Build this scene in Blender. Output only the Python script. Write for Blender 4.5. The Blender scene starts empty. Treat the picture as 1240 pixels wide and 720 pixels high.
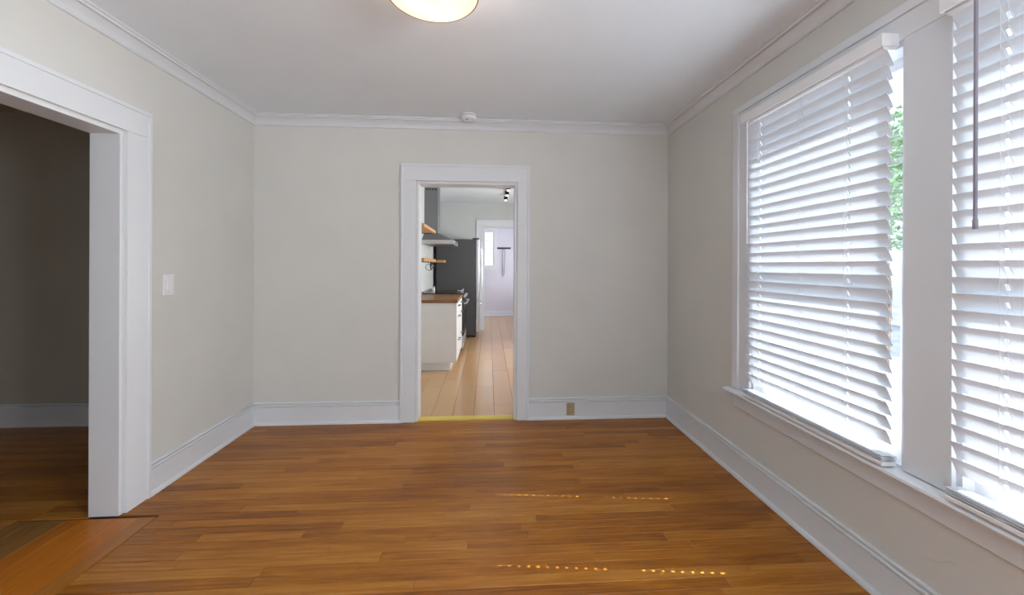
import bpy, bmesh, math, random
from mathutils import Vector, Matrix
random.seed(7)
S = bpy.context.scene
COL = S.collection
R = math.radians

# ------------------------------------------------------------------ camera
CAM_H = 1.36
cam = bpy.data.cameras.new('camera')
cam.sensor_fit = 'HORIZONTAL'
cam.sensor_width = 36.0
cam.lens = 36.0 * 465.26 / 1240.0
cam.shift_x = 0.0
cam.shift_y = -(360.0 - 321.06) / 1240.0
cam.clip_start = 0.02
cam_o = bpy.data.objects.new('camera', cam)
COL.objects.link(cam_o)
cam_o.matrix_world = (Matrix.Translation((0, 0, CAM_H)) @ Matrix.Rotation(-0.0615, 4, 'Z')
                      @ Matrix.Rotation(R(90), 4, 'X') @ Matrix.Rotation(0.0041, 4, 'Z'))
S.camera = cam_o

# ------------------------------------------------------------------ world, sun, daylight
w = bpy.data.worlds.new('sky')
S.world = w
w.use_nodes = True
nt = w.node_tree
nt.nodes.clear()
bg = nt.nodes.new('ShaderNodeBackground')
wo = nt.nodes.new('ShaderNodeOutputWorld')
sky = nt.nodes.new('ShaderNodeTexSky')
sky.sky_type = 'HOSEK_WILKIE'
sky.turbidity = 4.5
sky.ground_albedo = 0.5
sky.sun_direction = Vector((0.598, -0.061, 0.799))
mixw = nt.nodes.new('ShaderNodeMixRGB')
mixw.inputs['Fac'].default_value = 0.65
mixw.inputs['Color2'].default_value = (0.86, 0.95, 1.12, 1)
nt.links.new(sky.outputs['Color'], mixw.inputs['Color1'])
nt.links.new(mixw.outputs['Color'], bg.inputs['Color'])
bg.inputs['Strength'].default_value = 3.0
nt.links.new(bg.outputs['Background'], wo.inputs['Surface'])

SUN_EL = 52.2
sun = bpy.data.lights.new('sun', 'SUN')
sun.energy = 19.0
sun.angle = R(0.2)
sun.color = (0.96, 0.98, 1.0)
sun_o = bpy.data.objects.new('sun', sun)
COL.objects.link(sun_o)
sd = Vector((-1.0, 0.102, -1.005 * math.tan(R(SUN_EL)))).normalized()
sun_o.rotation_euler = sd.to_track_quat('-Z', 'Y').to_euler()


def area(name, loc, direction, sx, sy, power, color=(1, 1, 1), portal=False):
    l = bpy.data.lights.new(name, 'AREA')
    l.shape = 'RECTANGLE'
    l.size = sx
    l.size_y = sy
    l.energy = power
    l.color = color
    o = bpy.data.objects.new(name, l)
    COL.objects.link(o)
    o.location = loc
    o.rotation_euler = Vector(direction).to_track_quat('-Z', 'Z').to_euler()
    if portal:
        l.cycles.is_portal = True
    return o


# daylight area lights for added, unseen windows (beside and behind camera, kitchen, hall)
area('added_side_fill', (1.80, -0.32, 1.45), (-1, 0, 0), 0.9, 1.5, 190, (0.95, 0.98, 1.0))
area('added_front_fill', (-0.2, -1.62, 1.45), (0, 1, 0), 2.0, 1.5, 7, (0.95, 0.98, 1.0))
area('added_kitchen_fill', (1.95, 5.6, 1.55), (-1, 0, 0), 1.6, 1.0, 150, (1.0, 0.98, 0.98))
area('added_hall_fill', (1.72, 9.3, 1.5), (-1, 0, 0), 0.9, 1.1, 66, (0.95, 0.94, 1.0))
# portals guide the sky through the two blinds' windows
area('sky_portal', (1.80, 1.83, 1.40), (-1, 0, 0), 0.885, 1.68, 1, portal=True)
area('sky_portal', (1.80, 0.79, 1.40), (-1, 0, 0), 0.885, 1.68, 1, portal=True)

S.view_settings.view_transform = 'Standard'
S.view_settings.look = 'None'
S.view_settings.gamma = 1.0
S.view_settings.use_curve_mapping = False
S.view_settings.exposure = -0.12


# ------------------------------------------------------------------ materials
def new_mat(name):
    m = bpy.data.materials.new(name)
    m.use_nodes = True
    return m, m.node_tree.nodes, m.node_tree.links, m.node_tree.nodes['Principled BSDF']


def paint(name, col, rough=0.55, bump=0.0, bscale=220.0, var=0.03, spec=0.4, metal=0.0):
    m, N, L, p = new_mat(name)
    p.inputs['Roughness'].default_value = rough
    p.inputs['Specular IOR Level'].default_value = spec
    p.inputs['Metallic'].default_value = metal
    tc = N.new('ShaderNodeTexCoord')
    nz = N.new('ShaderNodeTexNoise')
    nz.inputs['Scale'].default_value = 3.0
    nz.inputs['Detail'].default_value = 4.0
    L.new(tc.outputs['Object'], nz.inputs['Vector'])
    rp = N.new('ShaderNodeValToRGB')
    rp.color_ramp.elements[0].position = 0.3
    rp.color_ramp.elements[1].position = 0.7
    rp.color_ramp.elements[0].color = (*[c * (1 - var) for c in col], 1)
    rp.color_ramp.elements[1].color = (*[min(1, c * (1 + var)) for c in col], 1)
    L.new(nz.outputs['Fac'], rp.inputs['Fac'])
    L.new(rp.outputs['Color'], p.inputs['Base Color'])
    if bump > 0:
        n2 = N.new('ShaderNodeTexNoise')
        n2.inputs['Scale'].default_value = bscale
        n2.inputs['Detail'].default_value = 2.0
        L.new(tc.outputs['Object'], n2.inputs['Vector'])
        b = N.new('ShaderNodeBump')
        b.inputs['Strength'].default_value = bump
        b.inputs['Distance'].default_value = 0.002
        L.new(n2.outputs['Fac'], b.inputs['Height'])
        L.new(b.outputs['Normal'], p.inputs['Normal'])
    return m


def wood(name, dark, mid, light, axis='x', rough=0.36, grain=1.0, patch=0.35, coat=0.25, rnd=1.0, bump=0.12):
    """boards: each object gets its own tone; grain runs along the board; large worn patches by world position"""
    m, N, L, p = new_mat(name)
    tc = N.new('ShaderNodeTexCoord')
    oi = N.new('ShaderNodeObjectInfo')
    geo = N.new('ShaderNodeNewGeometry')
    mp = N.new('ShaderNodeMapping')
    s_long, s_short = 1.6, 34.0
    mp.inputs['Scale'].default_value = (s_long, s_short, s_short) if axis == 'x' else (s_short, s_long, s_short)
    L.new(geo.outputs['Position'], mp.inputs['Vector'])
    off = N.new('ShaderNodeMath')
    off.operation = 'MULTIPLY'
    off.inputs[1].default_value = 37.0
    L.new(oi.outputs['Random'], off.inputs[0])
    cmb = N.new('ShaderNodeCombineXYZ')
    for i in range(3):
        L.new(off.outputs[0], cmb.inputs[i])
    add = N.new('ShaderNodeVectorMath')
    L.new(mp.outputs['Vector'], add.inputs[0])
    L.new(cmb.outputs['Vector'], add.inputs[1])
    g = N.new('ShaderNodeTexNoise')
    g.inputs['Scale'].default_value = 2.2
    g.inputs['Detail'].default_value = 6.0
    g.inputs['Roughness'].default_value = 0.62
    g.inputs['Distortion'].default_value = 0.6
    L.new(add.outputs[0], g.inputs['Vector'])
    big = N.new('ShaderNodeTexNoise')
    big.inputs['Scale'].default_value = 1.7
    big.inputs['Detail'].default_value = 2.0
    big.inputs['Roughness'].default_value = 0.5
    mp2 = N.new('ShaderNodeMapping')
    mp2.inputs['Scale'].default_value = (0.7, 2.0, 1) if axis == 'x' else (2.0, 0.7, 1)
    L.new(geo.outputs['Position'], mp2.inputs['Vector'])
    L.new(mp2.outputs['Vector'], big.inputs['Vector'])
    # t = 0.5 + rnd*(random-.5)*.5 + grain*(g-.5)*.6 + patch*(big-.5)
    def madd(src, k, base):
        a = N.new('ShaderNodeMath'); a.operation = 'MULTIPLY_ADD'
        a.inputs[1].default_value = k
        L.new(src, a.inputs[0])
        if isinstance(base, float):
            a.inputs[2].default_value = base
        else:
            L.new(base, a.inputs[2])
        return a.outputs[0]
    k1, k2, k3 = 0.5 * rnd, 0.9 * grain, 1.6 * patch
    t = madd(oi.outputs['Random'], k1, 0.5 - 0.5 * (k1 + k2 + k3))
    t = madd(g.outputs['Fac'], k2, t)
    t = madd(big.outputs['Fac'], k3, t)
    rp = N.new('ShaderNodeValToRGB')
    e = rp.color_ramp.elements
    e[0].position = 0.1; e[0].color = (*dark, 1)
    e[1].position = 0.9; e[1].color = (*light, 1)
    x = e.new(0.5); x.color = (*mid, 1)
    L.new(t, rp.inputs['Fac'])
    L.new(rp.outputs['Color'], p.inputs['Base Color'])
    if bump > 0.05:
        rr = madd(g.outputs['Fac'], 0.10, rough - 0.05)
        L.new(rr, p.inputs['Roughness'])
    else:
        p.inputs['Roughness'].default_value = rough
    p.inputs['Specular IOR Level'].default_value = 0.3
    p.inputs['Coat Weight'].default_value = coat
    p.inputs['Coat Roughness'].default_value = 0.16
    if bump > 0.05:
        b = N.new('ShaderNodeBump')
        b.inputs['Strength'].default_value = bump
        b.inputs['Distance'].default_value = 0.0015
        L.new(g.outputs['Fac'], b.inputs['Height'])
        L.new(b.outputs['Normal'], p.inputs['Normal'])
    return m


def slat_mat(name, col, trans):
    m, N, L, p = new_mat(name)
    out = N['Material Output']
    nz = N.new('ShaderNodeTexNoise')
    nz.inputs['Scale'].default_value = 9.0
    rp = N.new('ShaderNodeValToRGB')
    rp.color_ramp.elements[0].color = (*[c * 0.98 for c in col], 1)
    rp.color_ramp.elements[1].color = (*col, 1)
    L.new(nz.outputs['Fac'], rp.inputs['Fac'])
    L.new(rp.outputs['Color'], p.inputs['Base Color'])
    p.inputs['Roughness'].default_value = 0.4
    tr = N.new('ShaderNodeBsdfTranslucent')
    tr.inputs['Color'].default_value = (*[c for c in col], 1)
    mx = N.new('ShaderNodeMixShader')
    mx.inputs['Fac'].default_value = trans
    L.new(p.outputs['BSDF'], mx.inputs[1])
    L.new(tr.outputs['BSDF'], mx.inputs[2])
    L.new(mx.outputs['Shader'], out.inputs['Surface'])
    return m


def glass_mat(name):
    m, N, L, p = new_mat(name)
    out = N['Material Output']
    tr = N.new('ShaderNodeBsdfTransparent')
    tr.inputs['Color'].default_value = (0.97, 0.985, 0.985, 1)
    gl = N.new('ShaderNodeBsdfGlossy')
    gl.inputs['Roughness'].default_value = 0.02
    lw = N.new('ShaderNodeLayerWeight')
    pw = N.new('ShaderNodeMath'); pw.operation = 'POWER'
    pw.inputs[1].default_value = 4.0
    L.new(lw.outputs['Facing'], pw.inputs[0])
    ma = N.new('ShaderNodeMath'); ma.operation = 'MULTIPLY_ADD'
    ma.inputs[1].default_value = 0.6
    ma.inputs[2].default_value = 0.03
    L.new(pw.outputs[0], ma.inputs[0])
    mx = N.new('ShaderNodeMixShader')
    L.new(ma.outputs[0], mx.inputs['Fac'])
    L.new(tr.outputs['BSDF'], mx.inputs[1])
    L.new(gl.outputs['BSDF'], mx.inputs[2])
    L.new(mx.outputs['Shader'], out.inputs['Surface'])
    return m


def emit_mat(name, col, strength):
    m, N, L, p = new_mat(name)
    p.inputs['Base Color'].default_value = (*col, 1)
    p.inputs['Emission Color'].default_value = (*col, 1)
    p.inputs['Emission Strength'].default_value = strength
    return m


M = {
    'wall': paint('greige wall paint', (0.672, 0.663, 0.632), 0.75, 0.25, 160, 0.02, 0.25),
    'ceiling': paint('white ceiling paint', (0.81, 0.855, 0.905), 0.8, 0.2, 140, 0.015, 0.2),
    'trim': paint('white trim paint', (0.73, 0.745, 0.775), 0.42, 0.05, 90, 0.015),
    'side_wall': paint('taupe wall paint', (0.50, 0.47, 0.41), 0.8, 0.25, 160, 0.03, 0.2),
    'kitchen_wall': paint('pale green grey wall paint', (0.60, 0.61, 0.59), 0.75, 0.1, 160, 0.02, 0.25),
    'hall_wall': paint('lavender wall paint', (0.70, 0.68, 0.74), 0.7, 0.1, 160, 0.02, 0.25),
    'oak': wood('amber oak strip', (0.16, 0.044, 0.003), (0.36, 0.124, 0.008), (0.50, 0.225, 0.038), rnd=0.75, grain=1.35, rough=0.36, coat=0.16),
    'oak_orange': wood('orange oak board', (0.27, 0.075, 0.006), (0.48, 0.145, 0.009), (0.54, 0.21, 0.02), axis='y', rnd=0.25, patch=0.3),
    'oak_worn': wood('worn oak board', (0.17, 0.07, 0.014), (0.28, 0.13, 0.032), (0.36, 0.19, 0.065), axis='y', rnd=0.3, coat=0.05, rough=0.5),
    'oak_pale': wood('faded oak board', (0.25, 0.08, 0.01), (0.40, 0.145, 0.02), (0.48, 0.21, 0.05), axis='y', rnd=0.3, rough=0.4),
    'laminate': wood('pale laminate', (0.40, 0.215, 0.09), (0.52, 0.305, 0.14), (0.60, 0.39, 0.20), axis='y', rough=0.28, patch=0.15, grain=0.07, rnd=0.6, coat=0.5, bump=0.01),
    'butcher': wood('butcher block', (0.20, 0.09, 0.035), (0.33, 0.165, 0.07), (0.45, 0.25, 0.12), axis='y', patch=0.2, rough=0.45),
    'shelf': wood('shelf pine', (0.30, 0.13, 0.045), (0.50, 0.26, 0.10), (0.66, 0.40, 0.19), axis='y', patch=0.2, rough=0.5, coat=0.05),
    'gap': paint('dark seam', (0.045, 0.02, 0.008), 0.9),
    'slat': slat_mat('white blind slat', (0.85, 0.875, 0.91), 0.27),
    'cord': paint('white cord', (0.82, 0.82, 0.82), 0.8),
    'wand': paint('white plastic wand', (0.74, 0.72, 0.76), 0.35),
    'wand_shaded': paint('backlit shade wand', (0.27, 0.25, 0.31), 0.35),  # backlit shade painted into the second wand's colour
    'vinyl': paint('white window vinyl', (0.84, 0.84, 0.86), 0.4),
    'glass': glass_mat('window glass'),
    'plastic': paint('white plastic', (0.82, 0.82, 0.84), 0.35),
    'dark_plastic': paint('dark plastic', (0.03, 0.03, 0.035), 0.4),
    'brass_plate': paint('aged brass plate', (0.46, 0.39, 0.22), 0.45, 0, 90, 0.05, 0.5, 0.35),
    'brass': paint('antique brass', (0.34, 0.25, 0.12), 0.35, 0, 90, 0.05, 0.5, 0.9),
    'yellow': paint('yellow pine strip', (0.66, 0.52, 0.10), 0.5, 0.1, 60, 0.08),
    'steel': paint('brushed steel', (0.56, 0.56, 0.58), 0.33, 0, 90, 0.03, 0.5, 0.9),
    'hood_steel': paint('grey hood steel', (0.20, 0.20, 0.205), 0.45, 0, 90, 0.03, 0.5, 0.4),
    'fridge_side': paint('dark grey fridge panel', (0.075, 0.075, 0.078), 0.5, 0.1, 300, 0.04),
    'black': paint('black enamel', (0.012, 0.012, 0.014), 0.25),
    'cooktop': paint('black ceramic glass', (0.02, 0.012, 0.01), 0.08),
    'cabinet': paint('white cabinet front', (0.80, 0.79, 0.78), 0.45),
    'iron': paint('black iron', (0.03, 0.03, 0.035), 0.5),
    'lit': emit_mat('lit spot lens', (1.0, 0.97, 0.92), 1.6),
    'ground': paint('pale concrete ground', (0.52, 0.54, 0.57), 0.9, 0.3, 30, 0.15),
    'bark': paint('bark', (0.16, 0.11, 0.07), 0.9, 0.5, 40, 0.25),
    'leaf': paint('leaf green', (0.20, 0.31, 0.16), 0.6, 0, 90, 0.35),
    'stucco': paint('exterior siding', (0.7, 0.7, 0.68), 0.8),
}
m, N, L, p = new_mat('frosted glass bowl')
p.inputs['Base Color'].default_value = (0.95, 0.9, 0.82, 1)
p.inputs['Roughness'].default_value = 0.35
trn = N.new('ShaderNodeBsdfTranslucent')
trn.inputs['Color'].default_value = (1.0, 0.94, 0.85, 1)
mxs = N.new('ShaderNodeMixShader')
mxs.inputs['Fac'].default_value = 0.75
L.new(p.outputs['BSDF'], mxs.inputs[1]); L.new(trn.outputs['BSDF'], mxs.inputs[2])
L.new(mxs.outputs['Shader'], N['Material Output'].inputs['Surface'])
M['bowl'] = m


# ------------------------------------------------------------------ helpers
def tag(o, label=None, cat=None, group=None, kind=None):
    if label: o['label'] = label
    if cat: o['category'] = cat
    if group: o['group'] = group
    if kind: o['kind'] = kind
    return o


class MB:
    """collects shapes for ONE mesh object"""
    def __init__(self):
        self.v, self.f = [], []

    def quads(self, v, f):
        n = len(self.v)
        self.v += [tuple(x) for x in v]
        self.f += [tuple(i + n for i in q) for q in f]
        return self

    def box(self, x0, x1, y0, y1, z0, z1):
        return self.quads([(x0, y0, z0), (x1, y0, z0), (x1, y1, z0), (x0, y1, z0), (x0, y0, z1), (x1, y0, z1), (x1, y1, z1), (x0, y1, z1)],
                          [(0, 3, 2, 1), (4, 5, 6, 7), (0, 1, 5, 4), (1, 2, 6, 5), (2, 3, 7, 6), (3, 0, 4, 7)])

    def rbox(self, x0, x1, y0, y1, z0, z1, c=0.003):
        """box with every edge chamfered"""
        bm = bmesh.new()
        bmesh.ops.create_cube(bm, size=1.0)
        for q in bm.verts:
            q.co = Vector(((x0 + x1) / 2 + q.co.x * (x1 - x0), (y0 + y1) / 2 + q.co.y * (y1 - y0), (z0 + z1) / 2 + q.co.z * (z1 - z0)))
        bmesh.ops.bevel(bm, geom=list(bm.edges), offset=c, segments=2, affect='EDGES', profile=0.5)
        bm.verts.index_update()
        self.quads([q.co[:] for q in bm.verts], [[a.index for a in fc.verts] for fc in bm.faces])
        bm.free()
        return self

    def plank(self, x0, x1, y0, y1, z0, z1, c=0.0012):
        return self.quads([(x0, y0, z0), (x1, y0, z0), (x1, y1, z0), (x0, y1, z0),
                           (x0, y0, z1 - c), (x1, y0, z1 - c), (x1, y1, z1 - c), (x0, y1, z1 - c),
                           (x0 + c, y0 + c, z1), (x1 - c, y0 + c, z1), (x1 - c, y1 - c, z1), (x0 + c, y1 - c, z1)],
                          [(0, 1, 5, 4), (1, 2, 6, 5), (2, 3, 7, 6), (3, 0, 4, 7), (4, 5, 9, 8), (5, 6, 10, 9), (6, 7, 11, 10), (7, 4, 8, 11), (8, 9, 10, 11)])

    def sweep(self, a, b, nrm, prof, ma=0.0, mb=0.0):
        """closed profile [(offset from wall, z)] from a to b; ma/mb mitre the ends by offset"""
        a, b, nrm = Vector((a[0], a[1], 0)), Vector((b[0], b[1], 0)), Vector((nrm[0], nrm[1], 0))
        d = (b - a).normalized()
        k = len(prof)
        va = [a + nrm * o + d * (o * ma) + Vector((0, 0, z)) for o, z in prof]
        vb = [b + nrm * o - d * (o * mb) + Vector((0, 0, z)) for o, z in prof]
        f = [(i, (i + 1) % k, k + (i + 1) % k, k + i) for i in range(k)]
        f += [tuple(range(k - 1, -1, -1)), tuple(range(k, 2 * k))]
        return self.quads(va + vb, f)

    def lathe(self, prof, c, axis='z', n=40, cap=True):
        """[(r, h)] about an axis through c"""
        ax = {'x': (Vector((0, 1, 0)), Vector((0, 0, 1)), Vector((1, 0, 0))),
              'y': (Vector((0, 0, 1)), Vector((1, 0, 0)), Vector((0, 1, 0))),
              'z': (Vector((1, 0, 0)), Vector((0, 1, 0)), Vector((0, 0, 1)))}[axis]
        c = Vector(c)
        v, f = [], []
        for r, h in prof:
            for i in range(n):
                t = 2 * math.pi * i / n
                v.append(c + ax[0] * (max(r, 1e-5) * math.cos(t)) + ax[1] * (max(r, 1e-5) * math.sin(t)) + ax[2] * h)
        for j in range(len(prof) - 1):
            for i in range(n):
                f.append((j * n + i, j * n + (i + 1) % n, (j + 1) * n + (i + 1) % n, (j + 1) * n + i))
        if cap:
            f.append(tuple(range(n - 1, -1, -1)))
            f.append(tuple(range((len(prof) - 1) * n, len(prof) * n)))
        return self.quads(v, f)

    def tube(self, pts, r, n=8, closed=False):
        pts = [Vector(q) for q in pts]
        v, f = [], []
        k = len(pts)
        up0 = None
        for i, q in enumerate(pts):
            if closed:
                t = pts[(i + 1) % k] - pts[i - 1]
            else:
                t = pts[min(i + 1, k - 1)] - pts[max(i - 1, 0)]
            t.normalize()
            if up0 is None:
                up0 = Vector((0, 0, 1)) if abs(t.z) < 0.9 else Vector((1, 0, 0))
            s = t.cross(up0).normalized()
            u = s.cross(t).normalized()
            up0 = u
            for j in range(n):
                a = 2 * math.pi * j / n
                v.append(q + s * (r * math.cos(a)) + u * (r * math.sin(a)))
        for i in range(k if closed else k - 1):
            for j in range(n):
                f.append((i * n + j, i * n + (j + 1) % n, ((i + 1) % k) * n + (j + 1) % n, ((i + 1) % k) * n + j))
        if not closed:
            f.append(tuple(range(n - 1, -1, -1)))
            f.append(tuple(range((k - 1) * n, k * n)))
        return self.quads(v, f)

    def build(self, name, mat, parent=None, smooth=False, fix=True):
        me = bpy.data.meshes.new(name)
        me.from_pydata([tuple(q) for q in self.v], [], self.f)
        if fix:
            bm = bmesh.new(); bm.from_mesh(me)
            bmesh.ops.recalc_face_normals(bm, faces=bm.faces)
            bm.to_mesh(me); bm.free()
        me.materials.append(M[mat] if isinstance(mat, str) else mat)
        if smooth:
            for q in me.polygons:
                q.use_smooth = True
            try:
                me.set_sharp_from_angle(angle=R(35))
            except Exception:
                pass
        me.update()
        o = bpy.data.objects.new(name, me)
        COL.objects.link(o)
        if parent:
            o.parent = parent
            o.matrix_parent_inverse = Matrix.Translation(parent.location).inverted()
        return o


def empty(name, loc, label, cat, group=None, kind=None):
    o = bpy.data.objects.new(name, None)
    COL.objects.link(o)
    o.location = loc
    o.empty_display_size = 0.05
    return tag(o, label, cat, group, kind)


def struct(name, mb, mat, label, cat, smooth=False):
    return tag(mb.build(name, mat, None, smooth), label, cat, None, 'structure')


# ------------------------------------------------------------------ main dimensions
XL, XR, YB, YF, H = -1.983, 1.618, 3.379, -1.50, 2.615
T = 0.15
DOOR = (-0.62, 0.245, 2.08)           # doorway in the far wall: x0, x1, head height
OPEN = (0.45, 2.21, 2.075)            # wide opening in the left wall: y0, y1, head height
WIN1 = (1.385, 2.270)                 # window openings in the right wall (y0, y1)
WIN2 = (0.350, 1.235)
FILL_WIN = (-0.78, 0.14)                 # unseen window added beside the viewer for fill light
WZ0, WZ1 = 0.56, 2.245
KY = YB + T                           # kitchen begins
KXL, KXR, KYE, KH = -1.03, 1.60, 8.02, 2.66
HXL, HXR, HYE, HH = -0.95, 1.35, 10.42, 2.60
SXL, SYB = -5.2, 3.45                 # side room

# ------------------------------------------------------------------ floors
fl = struct('floor', MB().box(XL - T, XR + T, YF - T, KY, -0.12, -0.006), 'gap', 'amber oak strip floor of the empty room', 'floor')


def rows(parent, x0, x1, y0, y1, wd, mat, name='plank', lmin=0.5, lmax=1.7, g=0.0007, seed=1, xs=None):
    """boards running along x, each an object"""
    rnd = random.Random(seed)
    y = y1
    n = 0
    while y - wd * 0.5 > y0:
        ya = max(y - wd, y0)
        lim0, lim1 = xs((ya + y) / 2) if xs else (x0, x1)
        x = lim0 - rnd.uniform(0.0, lmax - 0.1)
        while x < lim1:
            L_ = rnd.uniform(lmin, lmax)
            a, b = max(x, lim0), min(x + L_, lim1)
            x += L_
            if b - a < 0.06:
                continue
            mb = MB().plank(a + g, b - g, ya + g, y - g, -0.012, rnd.uniform(-0.0004, 0.0004))
            mb.build(name, mat, parent, fix=False)
            n += 1
        y -= wd
    return n


def rows_joined(parent, name, x0, x1, y0, y1, wd, mat, seed=5, g=0.0007):
    rnd = random.Random(seed)
    mb = MB()
    y = y1
    while y > y0:
        ya = max(y - wd, y0)
        x = x0 - rnd.uniform(0, 1)
        while x < x1:
            L_ = rnd.uniform(0.5, 1.7)
            a, b = max(x, x0), min(x + L_, x1)
            x += L_
            if b - a > 0.06:
                mb.plank(a + g, b - g, ya + g, y - g, -0.012, 0)
        y -= wd
    o = mb.build(name, mat, parent, fix=False)
    o['kind'] = 'stuff'
    return o


WD = 0.0572
PX0 = -1.772                          # planks stop here beside the boards of the opening
rows(fl, XL, XR, 1.305, YB + 0.02, WD, 'oak', seed=11, lmin=0.45, lmax=1.6,
     xs=lambda y: (PX0 if y < 2.18 else XL, XR))
rows_joined(fl, 'plank_field', PX0, XR, YF, 1.305, WD, 'oak')
rows_joined(fl, 'plank_field', XL - 0.01, PX0, YF, OPEN[0] - 0.02, WD, 'oak', seed=9)

fs = struct('floor_side_room', MB().box(SXL, XL - T, -1.0, SYB, -0.12, -0.006), 'gap', 'shadowed oak strip floor beyond the wide opening', 'floor')
rows(fs, SXL, -2.483, 1.60, SYB, WD, 'oak', seed=23, lmin=0.9, lmax=2.2, xs=lambda y: (SXL, -2.483 if y < 2.18 else XL - T + 0.13 if y < 2.21 else XL - T))
rows_joined(fs, 'plank_field', SXL, -2.483, -1.0, 1.60, WD, 'oak', seed=3)
# the boards laid crosswise through the opening
xb = [-2.480, -2.395, -2.310, -2.225, -2.135, -2.045, -1.955, -1.865, -1.775]
for i in range(8):
    a, b = xb[i], xb[i + 1]
    cut = [2.178, 1.25, OPEN[0] - 0.02] if i % 2 else [2.178, 0.9, OPEN[0] - 0.02]
    for k in range(2):
        MB().plank(a + 0.0004, b - 0.0004, cut[k + 1] + 0.0006, cut[k] - 0.0006, -0.012, 0.0012 if i == 7 else 0.0004, 0.0006).build(
            'threshold_board', 'oak_worn' if i < 3 else 'oak_pale' if i == 7 else 'oak_orange', fl, fix=False)

fk = struct('floor_kitchen', MB().box(KXL - T, KXR + T, KY, HYE + T, -0.12, -0.006), 'gap', 'pale laminate plank floor of the kitchen', 'floor')
rk = random.Random(4)
x = KXL - 0.05
while x < KXR:
    a, b = max(x, KXL), min(x + 0.19, KXR)
    y = KY - rk.uniform(0, 1.1)
    while y < HYE:
        c, d = max(y, KY - 0.045), min(y + 1.22, HYE)
        y += 1.22
        if d - c > 0.05:
            MB().plank(a + 0.0013, b - 0.0013, c + 0.0013, d - 0.0013, -0.012, 0.0, 0.0015).build('plank', 'laminate', fk, fix=False)
    x += 0.19

th = struct('trim_1', MB().sweep((DOOR[0] + 0.012, YB + 0.012), (DOOR[1] - 0.012, YB + 0.012), (0, 1),
            [(0, 0), (0.004, 0.008), (0.012, 0.012), (0.07, 0.012), (0.085, 0.004), (0.088, 0)]), 'yellow',
            'yellow wooden threshold strip in the kitchen doorway', 'threshold')

# ------------------------------------------------------------------ walls
def wall(name, boxes, mat, label):
    mb = MB()
    for q in boxes:
        mb.box(*q)
    return struct(name, mb, mat, label, 'wall')


ZT = H + 0.12
wall('wall_back', [(XL - T, DOOR[0], YB, KY, 0, ZT), (DOOR[1], XR + T, YB, KY, 0, ZT), (DOOR[0], DOOR[1], YB, KY, DOOR[2], ZT)], 'wall',
     'greige far wall with the doorway to the kitchen')
wall('wall_left', [(XL - T, XL, YF - T, OPEN[0], 0, ZT), (XL - T, XL, OPEN[1], YB, 0, ZT), (XL - T, XL, OPEN[0], OPEN[1], OPEN[2], ZT)], 'wall',
     'greige wall with the wide cased opening')
wr = wall('wall_right', [(XR, XR + T, YF - T, FILL_WIN[0], -0.3, ZT), (XR, XR + T, FILL_WIN[1], WIN2[0], -0.3, ZT), (XR, XR + T, FILL_WIN[0], FILL_WIN[1], -0.3, 0.7), (XR, XR + T, FILL_WIN[0], FILL_WIN[1], 2.2, ZT), (XR, XR + T, WIN2[1], WIN1[0], -0.3, ZT), (XR, XR + T, WIN1[1], YB, -0.3, ZT),
     (XR, XR + T, WIN2[0], WIN2[1], -0.3, WZ0), (XR, XR + T, WIN2[0], WIN2[1], WZ1, ZT),
     (XR, XR + T, WIN1[0], WIN1[1], -0.3, WZ0), (XR, XR + T, WIN1[0], WIN1[1], WZ1, ZT)], 'wall',
     'greige wall pierced by the two windows')
FW = (-1.15, 0.75, 0.75, 2.15)
wall('wall_front', [(XL, FW[0], YF - T, YF, 0, ZT), (FW[1], XR, YF - T, YF, 0, ZT), (FW[0], FW[1], YF - T, YF, 0, FW[2]), (FW[0], FW[1], YF - T, YF, FW[3], ZT)],
     'wall', 'greige wall behind the viewer with an added wide window')
struct('ceiling', MB().box(XL - T, XR + T, YF - T, KY, H, H + 0.12), 'ceiling', 'white painted ceiling of the empty room', 'ceiling')
# hairline crack in the paint below the near window
crk = [(1.6177, 1.320, 0.283), (1.6177, 1.303, 0.292), (1.6177, 1.285, 0.298), (1.6177, 1.273, 0.306), (1.6177, 1.260, 0.320), (1.6177, 1.249, 0.328), (1.6177, 1.236, 0.331), (1.6177, 1.225, 0.335)]
MB().tube(crk, 0.0006, 5).build('crack', 'side_wall', wr)

# side room shell
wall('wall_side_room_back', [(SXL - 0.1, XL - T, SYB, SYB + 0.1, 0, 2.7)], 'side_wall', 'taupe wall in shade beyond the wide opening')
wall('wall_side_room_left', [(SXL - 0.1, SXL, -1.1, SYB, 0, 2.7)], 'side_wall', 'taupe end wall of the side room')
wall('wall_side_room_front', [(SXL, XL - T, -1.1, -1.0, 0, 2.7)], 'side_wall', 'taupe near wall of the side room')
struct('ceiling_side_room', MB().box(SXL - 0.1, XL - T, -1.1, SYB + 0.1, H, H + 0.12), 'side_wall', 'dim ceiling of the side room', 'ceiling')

# kitchen and hall shell
KW = (4.8, 6.4, 1.05, 2.05)
wall('wall_kitchen_left', [(KXL - T, KXL, KY, KYE, 0, KH + 0.1)], 'kitchen_wall', 'pale wall behind the stove and the shelves')
wall('wall_kitchen_right', [(KXR, KXR + T, KY, KW[0], 0, KH + 0.1), (KXR, KXR + T, KW[1], KYE, 0, KH + 0.1),
     (KXR, KXR + T, KW[0], KW[1], 0, KW[2]), (KXR, KXR + T, KW[0], KW[1], KW[3], KH + 0.1)], 'kitchen_wall', 'pale kitchen wall with an added window onto the yard')
EO = (-0.095, 0.80, 2.15)
wall('wall_kitchen_back', [(KXL - T, EO[0], KYE, KYE + 0.13, 0, KH + 0.1), (EO[1], KXR + T, KYE, KYE + 0.13, 0, KH + 0.1),
     (EO[0], EO[1], KYE, KYE + 0.13, EO[2], KH + 0.1)], 'kitchen_wall', 'pale end wall of the kitchen above the fridge')
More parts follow.
